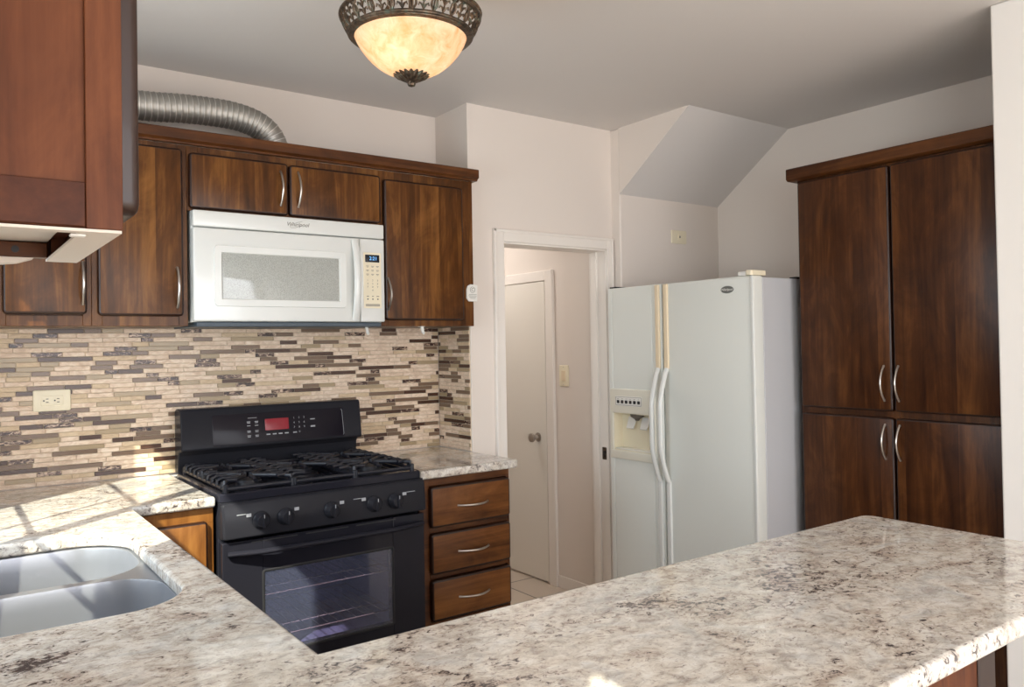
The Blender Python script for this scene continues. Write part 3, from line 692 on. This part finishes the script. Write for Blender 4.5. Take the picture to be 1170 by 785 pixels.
# cooktop
ct = MB(); outl = rrect(A0-.002, A1+.002, -.662, -.075, .02, 5)
ct.rings([[(x, y, .8955) for x, y in outl], [(x, y, .917) for x, y in outl], [(x, y, .922) for x, y in rrect(A0+.002, A1-.002, -.658, -.079, .018, 5)], [(x, y, .922) for x, y in rrect(A0+.02, A1-.02, -.625, -.10, .016, 5)], [(x, y, .912) for x, y in rrect(A0+.032, A1-.032, -.612, -.112, .016, 5)]])
ctp = obj('cooktop', ct, BLK, st)
for (x, y, r_) in ((.145, -.500, .046), (.145, -.225, .040), (.383, -.365, .055), (.620, -.500, .050), (.620, -.225, .036)):
    bn = obj('burner', MB().lathe([(r_+.022, 0), (r_+.020, .006), (r_, .010), (r_-.004, .016), (r_-.004, .020), (r_+.002, .021), (r_, .027), (r_*.6, .030)], (x, y, .9122), 28), BLKM, st)
def grate(x0, x1, y0, y1, cs_):
    m = MB(); zt = .953; t = .0055
    rim = [(x0, y0), (x1, y0), (x1, y1), (x0, y1)]
    for (a, b) in zip(rim, rim[1:]+rim[:1]):
        m.tube([(a[0], a[1], zt-.021), (b[0], b[1], zt-.021)], .0075, 8)
    for (x, y) in rim: m.tube([(x, y, zt-.006), (x, y, .9215)], .009, 8)
    ym_ = (y0+y1)/2
    m.tube([(x0, ym_, zt-.006), (x1, ym_, zt-.006)], .0075, 8)
    for cx, cy in cs_:
        for k in range(4):
            a = PI/4+k*PI/2 if len(cs_) > 1 else k*PI/2+PI/4
            ex = x1 if math.cos(a) > 0 else x0
            L0 = .022
            q0 = (cx+L0*math.cos(a), cy+L0*math.sin(a), zt)
            L1 = (ex-cx)/math.cos(a); q1 = (ex, cy+L1*math.sin(a), zt)
            if q1[1] > y1: q1 = (q1[0], y1, zt)
            if q1[1] < y0: q1 = (q1[0], y0, zt)
            m.tube([q0, ((q0[0]+q1[0])/2, (q0[1]+q1[1])/2, zt+.001), q1, (q1[0], q1[1], zt-.012)], .0075, 8)
        for dx, dy in ((1, 0), (-1, 0), (0, 1), (0, -1)):
            q0 = (cx+.03*dx, cy+.03*dy, zt); ln = .072
            m.tube([q0, (cx+ln*dx, cy+ln*dy, zt), (cx+(ln+.012)*dx, cy+(ln+.012)*dy, zt-.008)], .0070, 8)
    n_ = 9
    for k in range(n_):   # ribbed ends of the grate
        y = y0+.03+(y1-y0-.06)*k/(n_-1)
        for xe, s_ in ((x0, 1), (x1, -1)):
            m.tube([(xe-.002*s_, y, zt-.022), (xe-.001*s_, y, zt-.002), (xe+.014*s_, y, zt+.004), (xe+.046*s_, y, zt+.002)], .0075, 8)
    return obj('grate', m, BLKM, st)
grate(.030, .262, -.630, -.100, [(.145, -.500), (.145, -.225)])
grate(.270, .496, -.630, -.100, [(.383, -.365)])
grate(.504, .738, -.630, -.100, [(.620, -.500), (.620, -.225)])
# control panel, slanted
cpz0, cpz1 = .775, .892
F = lambda u, v, w: (u, -.668-w*.97-(cpz1-v)*.10-0, v-w*.05)
cpn = MB().slab(F, A0-.001, A1+.001, cpz0, cpz1, .018, .010, .007); cpn.box(A0, A1, -.672, -.6302, .775, .894)
cpo = obj('control_panel', cpn, BLK2, st)
for i, x in enumerate((.128, .213, .380, .545, .632)):
    c0 = Vector(F(x, .828, .018))
    kn = MB().lathe([(.030, -.002), (.030, .006), (.024, .012), (.022, .026), (.019, .029), (.001, .0292)], tuple(c0), 24, axis='y')
    ko = obj('knob', kn, BLK2, st, smooth=40)
    g = MB().box(x-.0055, x+.0055, c0.y-.036, c0.y-.024, .828-.024, .828+.024); obj('knob_grip', g, BLK2, ko, bevel=.003)
    obj('pointer_mark', MB().box(x-.001, x+.001, c0.y-.0372, c0.y-.0362, .838, .850), PRINT, ko, smooth=0)
    sx = 1 if i in (1, 2, 4) else -1
    q_ = F(x+sx*.040, .848, .018)
    mk = MB().box(q_[0]-.008, q_[0]+.008, q_[1]-.0015, q_[1]+.001, .842, .853)
    if i in (0, 3): mk.box(q_[0]-.040, q_[0]-.010, q_[1]-.0015, q_[1]+.001, .8515, .8535)
    if i == 4: mk.box(q_[0]+.010, q_[0]+.045, q_[1]-.0015, q_[1]+.001, .8515, .8535)
    obj('dial_marking', mk, PRINT, cpo, smooth=0)
# oven door: frame round a glass window
om = MB(); y0, y1 = -.678, -.6302
OX0, OX1, OZ0, OZ1 = .138, .628, .366, .652
om.box(A0, OX0, y0, y1, .30, .762).box(OX1, A1, y0, y1, .30, .762).box(OX0, OX1, y0, y1, OZ1, .762).box(OX0, OX1, y0, y1, .30, OZ0)
od = obj('oven_door', om, BLK, st, bevel=.0025)
obj('window_glass', MB().box(OX0+.0005, OX1-.0005, y0+.001, y0+.005, OZ0+.0005, OZ1-.0005), OGL, od, smooth=0)
obj('window_trim', framering(FY(y0), OX0-.004, OX1+.004, OZ0-.004, OZ1+.004, .010, .0012, .012), mat('grey_trim', (.03, .03, .033, 1), .4, spec=.2), od)
m = MB()
for k in range(3): m.box(.10+k*.19, .26+k*.19, y0-.0008, y0+.002, .752, .756)
obj('vent_slot', m, DGREY, od, smooth=0)
hm_ = MB(); hpts = []
for k in range(17):
    t = k/16; hpts.append((.020+.728*t, y0-.006-.030*min(1, math.sin(PI*t)*2.2), .726))
hm_.tube(hpts, .016, 12, flat=.62, updir=(0, 0, 1))
obj('handle', hm_, BLK, od, smooth=60)
obj('storage_drawer', MB().slab(FY(-.6302), A0, A1, .085, .290, .045, .008, .006), BLK, st)
# backguard
bg_ = MB(); xb0, xb1 = .014, .772
prof = [(-.010, .915), (-.055, .915), (-.062, .985), (-.078, 1.002), (-.112, 1.006), (-.118, 1.012), (-.098, 1.160), (-.090, 1.170), (-.030, 1.170), (-.010, 1.160)]
bg_.rings([[(xb0, y, z) for y, z in prof], [(xb1, y, z) for y, z in prof]])
bgo = obj('backguard', bg_, BLK2, st, bevel=.004)
G = lambda u, v, w: (u, -.1175+(v-1.012)*.135-w, v)
gp = obj('display_panel', MB().slab(G, .132, .690, 1.018, 1.140, .0015, .006, .001), mat('panel_gloss', (.010, .008, .013, 1), .15, spec=.15), st)
obj('panel_line', MB().tube([G(.680, 1.134, .002), G(.684, 1.128, .002), G(.687, 1.028, .002), G(.683, 1.023, .002)], .0008, 6), PRINT, gp)
dd = obj('clock_display', MB().slab(G, .343, .443, 1.066, 1.113, .0025, .003, .0008), REDD, gp)
gp_y = lambda v: -.1175+(v-1.012)*.135-.0022
def dash(xc, zc_, w_, h_): return MB().box(xc-w_, xc+w_, gp_y(zc_)-.0006, gp_y(zc_)+.001, zc_-h_, zc_+h_)
def dd_(name, m): return obj(name, m, PRINT, gp, smooth=0)
for c2, x in enumerate((.276, .308)):
    for r_, z in enumerate((1.106, 1.090, 1.069, 1.050)):
        mm = dash(x, z, .007, .0012)
        if r_ != 1: mm.add(*[(dash(x, z-.005, .006, .0012)).v, (dash(x, z, .007, .001)).f])
        dd_('key_label', mm)
dd_('key_label', dash(.292, 1.121, .018, .0008))
for x in (.355, .381, .406, .432, .468): dd_('key_label', dash(x, 1.050, .008, .0022))
nums = '1234567890'
for i, ch in enumerate(nums):
    r_, c2 = divmod(i, 3) if i < 9 else (3, 1)
    z = 1.110-r_*.0195; text('key_digit', ch, .011, (.466+c2*.022, gp_y(z)-.0008, z), (PI/2-.13, 0, 0), PRINT, gp, .0002)
dd_('key_label', dash(.548, 1.100, .010, .002)); dd_('key_label', dash(.548, 1.070, .010, .003))

# ------------------------------------------------------------------ refrigerator
SC = .9887
fy = lambda y: -3.3591+(y+3.3591)*SC
fz = lambda z: 1.4+(z-1.4)*SC
fr_ = thing('refrigerator', 'white side-by-side refrigerator with water dispenser beside the doorway', 'refrigerator', (2.4, -.8, 0))
FXF = 2.044; YL, YS, YRt, ZF = -.3525, fy(-.697), fy(-1.225), fz(1.684)
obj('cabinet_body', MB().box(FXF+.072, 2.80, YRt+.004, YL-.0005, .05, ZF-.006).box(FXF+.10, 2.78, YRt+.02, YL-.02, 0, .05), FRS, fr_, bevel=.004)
Dx = FXF+.062
DPY0, DPY1, DPZ0, DPZ1 = fy(-.645), fy(-.330), fz(.812), fz(1.168)   # dispenser outline
ry0, ry1, rz0, rz1 = fy(-.628), fy(-.350), fz(.855), fz(1.045)         # recess
fd = MB()
def xb(y0, y1, z0, z1, x0=FXF, x1=Dx): fd.box(x0, x1, y0, y1, z0, z1)
LY0 = YS+.0025
xb(LY0, ry0, .07, ZF); xb(ry1, YL, .07, ZF); xb(ry0, ry1, .07, rz0); xb(ry0, ry1, rz1, ZF)
fz_ = obj('freezer_door', fd, WHT2, fr_, bevel=.005, seg=3)
rf = obj('fridge_door', MB().slab(FX(Dx), YRt, YS-.0025, .07, ZF, .062, .010, .012), WHT2, fr_, seg=3)
obj('door_gasket', MB().box(Dx+.0005, FXF+.0715, YRt+.010, YL-.006, .075, ZF-.012), mat('gasket_grey', srgb(160, 160, 158), .6), fr_)
# white vertical edge trim on the right door
obj('edge_trim', MB().slab(FX(FXF+.0005), YRt-.001, YRt+.014, .072, ZF-.002, .004, .003, .002), WHT, rf)
# dispenser
dsp = MB(); X_ = FXF
dsp.slab(FX(X_-.0002), DPY0, DPY1, rz1, DPZ1, .008, .006, .004)
dsp.slab(FX(X_-.0002), DPY0, DPY1, DPZ0, rz0, .010, .006, .004)
dsp.slab(FX(X_-.0002), DPY0, ry0, rz0-.004, rz1+.004, .008, .002, .001).slab(FX(X_-.0002), ry1, DPY1, rz0-.004, rz1+.004, .008, .002, .001)
dpo = obj('dispenser', dsp, mat('dispenser_ivory', srgb(222, 218, 204), .3), fr_)
nm = MB(); xr = X_+.055
nm.box(xr, xr+.004, ry0+.001, ry1-.001, rz0+.001, rz1-.001).box(X_, xr, ry0+.0005, ry0+.003, rz0, rz1).box(X_, xr, ry1-.003, ry1-.0005, rz0, rz1).box(X_, xr, ry0, ry1, rz0+.0005, rz0+.003).box(X_, xr, ry0, ry1, rz1-.003, rz1-.0005)
obj('dispenser_recess', nm, CREAM, dpo, smooth=0)
ym1, ym2 = ry0+.090, ry0+.185
for yc in (ym1, ym2):
    pd = MB(); q_ = [(X_+.045, rz1-.02), (X_+.020, rz1-.075), (X_+.024, rz1-.080), (X_+.050, rz1-.02)]
    pd.rings([[(x, yc-.030+.006*(x < X_+.03), z) for x, z in q_], [(x, yc+.030-.006*(x < X_+.03), z) for x, z in q_]])
    obj('paddle', pd, WP_, dpo, bevel=.002)
obj('spout', MB().lathe([(.035, .001), (.033, -.012), (.014, -.024), (.010, -.032)], (X_+.028, (ym1+ym2)/2, rz1-.003), 18), mat('spout_grey', srgb(96, 88, 80), .4), dpo)
obj('drip_tray', MB().box(X_+.002, X_+.054, ry0+.004, ry1-.004, rz0+.0032, rz0+.010), WP_, dpo, bevel=.002)
kpz = fz(1.105)
kpp = obj('key_strip', MB().slab(FX(X_-.0085), fy(-.560), fy(-.372), kpz-.022, kpz+.026, .0012, .003, .0006), WP_, dpo)
m = MB()
fr0, fr1, kz0, kz1 = fy(-.557), fy(-.375), kpz-.019, kpz+.023
for args in ((fr0, fr1, kz0, kz0+.0015), (fr0, fr1, kz1-.0015, kz1), (fr0, fr0+.0015, kz0, kz1), (fr1-.0015, fr1, kz0, kz1)): m.box(X_-.0103, X_-.0096, *args)
obj('key_outline', m, GREY, kpp, smooth=0)
for k in range(6):
    yk = fr0+.018+(fr1-fr0-.036)*k/5
    obj('key', MB().slab(FX(X_-.0096), yk-.0085, yk+.0085, kpz-.010, kpz+.006, .002, .004, .0008), DGREY, kpp)
    obj('key_label', MB().box(X_-.0103, X_-.0096, yk-.006, yk+.006, kpz+.012, kpz+.0135), GREY, kpp, smooth=0)
# handles: flat strips with an arched grip
def fhandle(yc, par):
    s_ = MB(); zt, zg1, zg0 = ZF-.004, fz(1.275), fz(.735)
    s_.slab(FX(FXF+.0003), yc-.013, yc+.013, zg1, zt, .010, .004, .004)
    obj('handle_strip', s_, CRM2, par)
    s_ = MB(); s_.slab(FX(FXF+.0003), yc-.013, yc+.013, .075, zg0, .010, .004, .004)
    obj('handle_strip', s_, WHT, par)
    g = MB(); p_ = []
    for k in range(25):
        t = k/24; w = .052*min(1, math.sin(PI*t)**.8*1.15) if 0 < t < 1 else 0
        p_.append((FXF-.004-w, yc, zg0+(zg1-zg0)*t))
    g.tube(p_, .0135, 12, flat=.8, updir=(-1, 0, 0))
    obj('handle', g, WHT, par, smooth=60)
fhandle(YS+.026, fz_); fhandle(YS-.028, rf)
ov = [(math.cos(2*PI*k/32), math.sin(2*PI*k/32)) for k in range(32)]
yc, zc_ = fy(-1.090), fz(1.629)
bdg = obj('badge', MB().rings([[(FXF-.0002, yc+.034*a, zc_+.016*b) for a, b in ov], [(FXF-.003, yc+.034*a, zc_+.016*b) for a, b in ov], [(FXF-.0038, yc+.031*a, zc_+.0135*b) for a, b in ov]]), mat('badge_grey', srgb(128, 130, 126), .25, .4), rf)
text('logo', 'Whirlpool', .0150, (FXF-.0042, yc, zc_), RX, WP_, bdg, .0002, .25)
hc = MB().slab(FZ(ZF+.0005), FXF-.002, FXF+.10, YRt+.004, YRt+.036, .022, .008, .004)
obj('hinge_cover', hc, CREAM, fr_)
hc = MB().slab(FZ(ZF+.0005), FXF+.006, FXF+.035, YRt+.038, YRt+.085, .018, .008, .004)
obj('hinge_cover', hc, WP_, fr_)
obj('hinge_plate', MB().box(2.36, 2.45, YRt+.006, YRt+.04, ZF-.006, ZF+.004), DGREY, fr_, bevel=.001)
obj('hinge_plate', MB().box(FXF+.01, FXF+.09, YL-.05, YL-.006, ZF+.0005, ZF+.008), DGREY, fr_, bevel=.001)

# ------------------------------------------------------------------ pantry
pa = thing('pantry_cabinet', 'tall dark wood four-door pantry cabinet right of the refrigerator', 'cabinet', (2.6, -1.7, 0))
PX = 2.322; PY0, PY1 = -2.135, -1.286
obj('carcass', MB().box(PX+.0185, 2.925, PY0, PY1, .08, 2.10).box(PX+.07, 2.925, PY0, PY1, 0, .08), WP, pa, bevel=.001)
m = MB()
for y0_, y1_ in ((PY0, -2.085), (-1.722, -1.694), (-1.318, PY1)): m.box(PX, PX+.018, y0_, y1_, .08, 2.10)
for z0_, z1_ in ((.08, .12), (1.083, 1.115), (2.075, 2.10)):
    m.box(PX, PX+.018, -2.085, -1.722, z0_, z1_).box(PX, PX+.018, -1.694, -1.318, z0_, z1_)
obj('face_frame', m, WP, pa, bevel=.001)
for (u0, u1, hy) in ((-1.705, -1.297, -1.672), (-2.112, -1.713, -1.731)):
    door(pa, FX(PX-.0005), u0, u1, 1.112, 2.090, WP, .021, .012, .007, 'door', (hy, 1.153, 1.293))
    door(pa, FX(PX-.0005), u0, u1, .10, 1.086, WP, .021, .012, .007, 'door', (hy, .921, 1.060))
prof = [(PX+.02, 2.1005), (PX-.024, 2.1005), (PX-.036, 2.108), (PX-.036, 2.150), (PX-.032, 2.155), (PX+.02, 2.155)]
m = MB().rings([[(x, -2.140, z) for x, z in prof], [(x, -1.252, z) for x, z in prof]])
m.box(PX+.02, 2.925, -1.286, -1.252, 2.1005, 2.155)
obj('crown', m, WY, pa, bevel=.002)

# ------------------------------------------------------------------ plates on the walls
def outlet():
    o = thing('wall_outlet', 'cream double outlet plate on the mosaic tiles left of the stove', 'outlet', (-.409, -.008, 1.19))
    pl = obj('cover_plate', MB().slab(FY(-.0075), -.470, -.349, 1.187, 1.265, .006, .006, .003), CREAM, o)
    obj('receptacle_block', MB().slab(FY(-.0136), -.445, -.374, 1.208, 1.244, .002, .003, .001), CREAM, o)
    for cx in (-.427, -.392):
        m = MB().box(cx-.002, cx+.006, -.0162, -.0150, 1.231, 1.2335).box(cx-.002, cx+.006, -.0162, -.0150, 1.219, 1.2215)
        m.lathe([(.0028, 0), (.0028, .001)], (cx-.009, -.0152, 1.226), 10, axis='y')
        obj('socket_slots', m, DGREY, o, smooth=0)
outlet()
o = thing('wall_jack', 'cream rectangular wall jack plate above the refrigerator', 'wall plate', (2.59, -.35, 1.945))
obj('cover_plate', MB().slab(FY(-.3495), 2.530, 2.650, 1.947, 2.021, .006, .006, .003), CREAM, o)
obj('jack', MB().box(2.579, 2.601, -.360, -.3556, 1.968, 2.000).box(2.585, 2.595, -.3612, -.3598, 1.978, 1.990, 1), [CREAM, GREY], o, bevel=.001)
o = thing('light_switch', 'cream light switch plate on the hall wall beside the white door', 'switch', (2.15, .14, 1.16))
obj('cover_plate', MB().slab(FX(2.1545), .098, .178, 1.160, 1.280, .006, .005, .003), CREAM, o)
obj('rocker', MB().slab(FX(2.1484), .121, .155, 1.190, 1.250, .003, .003, .001), CRM2, o)
obj('screw', MB().lathe([(.003, 0), (.003, .001)], (2.1484, .138, 1.270), 10, axis='x'), NICK, o)
obj('screw', MB().lathe([(.003, 0), (.003, .001)], (2.1484, .138, 1.170), 10, axis='x'), NICK, o)

# ------------------------------------------------------------------ ceiling lamp
LC = Vector((.365, -1.345, 0)); ZR = 2.352
lp = thing('ceiling_lamp', 'bronze openwork ceiling lamp with glowing alabaster bowl', 'lamp', (LC.x, LC.y, 2.15))
def circ(r, z, n=64): return [(LC.x+r*math.cos(2*PI*k/n), LC.y+r*math.sin(2*PI*k/n), z) for k in range(n)]
rim = MB()
rim.tube(circ(.199, ZR), .0065, 10, closed=True); rim.tube(circ(.176, ZR-.050), .0060, 10, closed=True)
rim.lathe([(.178, -.004), (.176, -.010), (.162, -.012), (.160, -.006)], (LC.x, LC.y, ZR-.048), 64, cap0=False, cap1=False)
obj('rim', rim, BRZ, lp)
og = MB(); NM = 40
for k in range(NM):
    a0 = 2*PI*k/NM; da = 2*PI/NM
    def Pt(s_, t_):   # s_ -.5.. .5 across, t_ 0 bottom 1 top
        r_ = .176+(.199-.176)*t_+.004*math.sin(PI*t_); a = a0+s_*da
        return (LC.x+r_*math.cos(a), LC.y+r_*math.sin(a), ZR-.050+.050*t_)
    og.tube([Pt(0, 0), Pt(0, .5), Pt(0, 1)], [0.0031, 0.0022, 0.0031], 5)
    if k % 2 == 0:
        for t0 in (.10, .42):
            for sg in (-1, 1):
                og.tube([Pt(0, t0), Pt(.20*sg, t0+.20), Pt(.42*sg, t0+.26), Pt(.50*sg, t0+.14)], [0.0025, 0.0034, 0.0031, 0.0017], 5)
        for sg in (-1, 1): og.tube([Pt(0, .78), Pt(.22*sg, .92), Pt(.40*sg, .88)], [0.0022, 0.0031, 0.0020], 5)
    else:
        for sg in (-1, 1):
            og.tube([Pt(0, .05), Pt(.28*sg, .30), Pt(.22*sg, .58), Pt(0, .74)], [0.0025, 0.0039, 0.0034, 0.0020], 5)
            og.tube([Pt(0, .66), Pt(.24*sg, .78), Pt(.44*sg, .98)], [0.0020, 0.0036, 0.0022], 5)
obj('openwork_band', og, BRZ, lp)
bw = MB(); pr = []
for k in range(13):
    a = (PI/2)*k/12; pr.append((.162*math.cos(a)**1.0*(1-.10*math.sin(2*a)) if k < 12 else .012, ZR-.056-.114*math.sin(a)**1.05 if k else ZR-.056))
bw.lathe([(r_, z) for r_, z in pr], (LC.x, LC.y, 0), 64, cap0=False, cap1=True)
obj('glass_bowl', bw, ALA, lp, smooth=80)
fn = MB()
for k in range(1): pass
rgs = []
for r_, z, sc_ in ((.012, ZR-.160, 0), (.042, ZR-.158, .12), (.047, ZR-.165, .14), (.040, ZR-.172, .10), (.022, ZR-.182, .04), (.010, ZR-.184, 0), (.008, ZR-.187, 0), (.012, ZR-.190, 0), (.010, ZR-.196, 0), (.003, ZR-.199, 0)):
    rgs.append([(LC.x+r_*(1+sc_*math.cos(18*2*PI*k/144))*math.cos(2*PI*k/144), LC.y+r_*(1+sc_*math.cos(18*2*PI*k/144))*math.sin(2*PI*k/144), z) for k in range(144)])
fn.rings(rgs); obj('finial', fn, BRZ, lp)
obj('canopy', MB().lathe([(.065, 0), (.062, -.012), (.040, -.024), (.014, -.032), (.010, -.055)], (LC.x, LC.y, CH-.0005), 32), BRZ, lp)
for k in range(3):
    a = math.radians(-28+120*k); m = MB(); ca, sa = math.cos(a), math.sin(a)
    def Q(r_, z): return (LC.x+r_*ca, LC.y+r_*sa, z)
    arm = catmull([Q(.197, ZR), Q(.203, ZR+.025), Q(.185, ZR+.055), Q(.140, ZR+.075), Q(.090, ZR+.100), Q(.050, ZR+.130), Q(.020, CH-.036)], 5)
    m.tube(arm, .0058, 8)
    m.tube(catmull([Q(.180, ZR+.055), Q(.165, ZR+.030), Q(.180, ZR+.015), Q(.190, ZR+.028)], 5), .0035, 6)
    m.tube(catmull([Q(.140, ZR+.075), Q(.125, ZR+.050), Q(.140, ZR+.040), Q(.150, ZR+.052)], 5), .0035, 6)
    for zz, r_ in ((ZR+.030, .196), (ZR+.070, .155)):
        m.lathe([(.002, -.012), (.011, -.004), (.011, .004), (.002, .012)], Q(r_, zz), 10)
    obj('arm', m, BRZ, lp)
for k in range(2):
    a = math.radians(20+180*k); bx, by = LC.x+.055*math.cos(a), LC.y+.055*math.sin(a)
    pl = bpy.data.lights.new('bulb_light', 'POINT'); pl.energy = .36; pl.shadow_soft_size = .025; pl.color = (1, .80, .55)
    po = bpy.data.objects.new('bulb_light', pl); COL.objects.link(po); po.location = Vector((bx, by, ZR-.068))-lp.location; po.parent = lp
obj('stem', MB().tube([(LC.x, LC.y, CH-.05), (LC.x, LC.y, ZR-.16)], .006, 10), BRZ, lp)
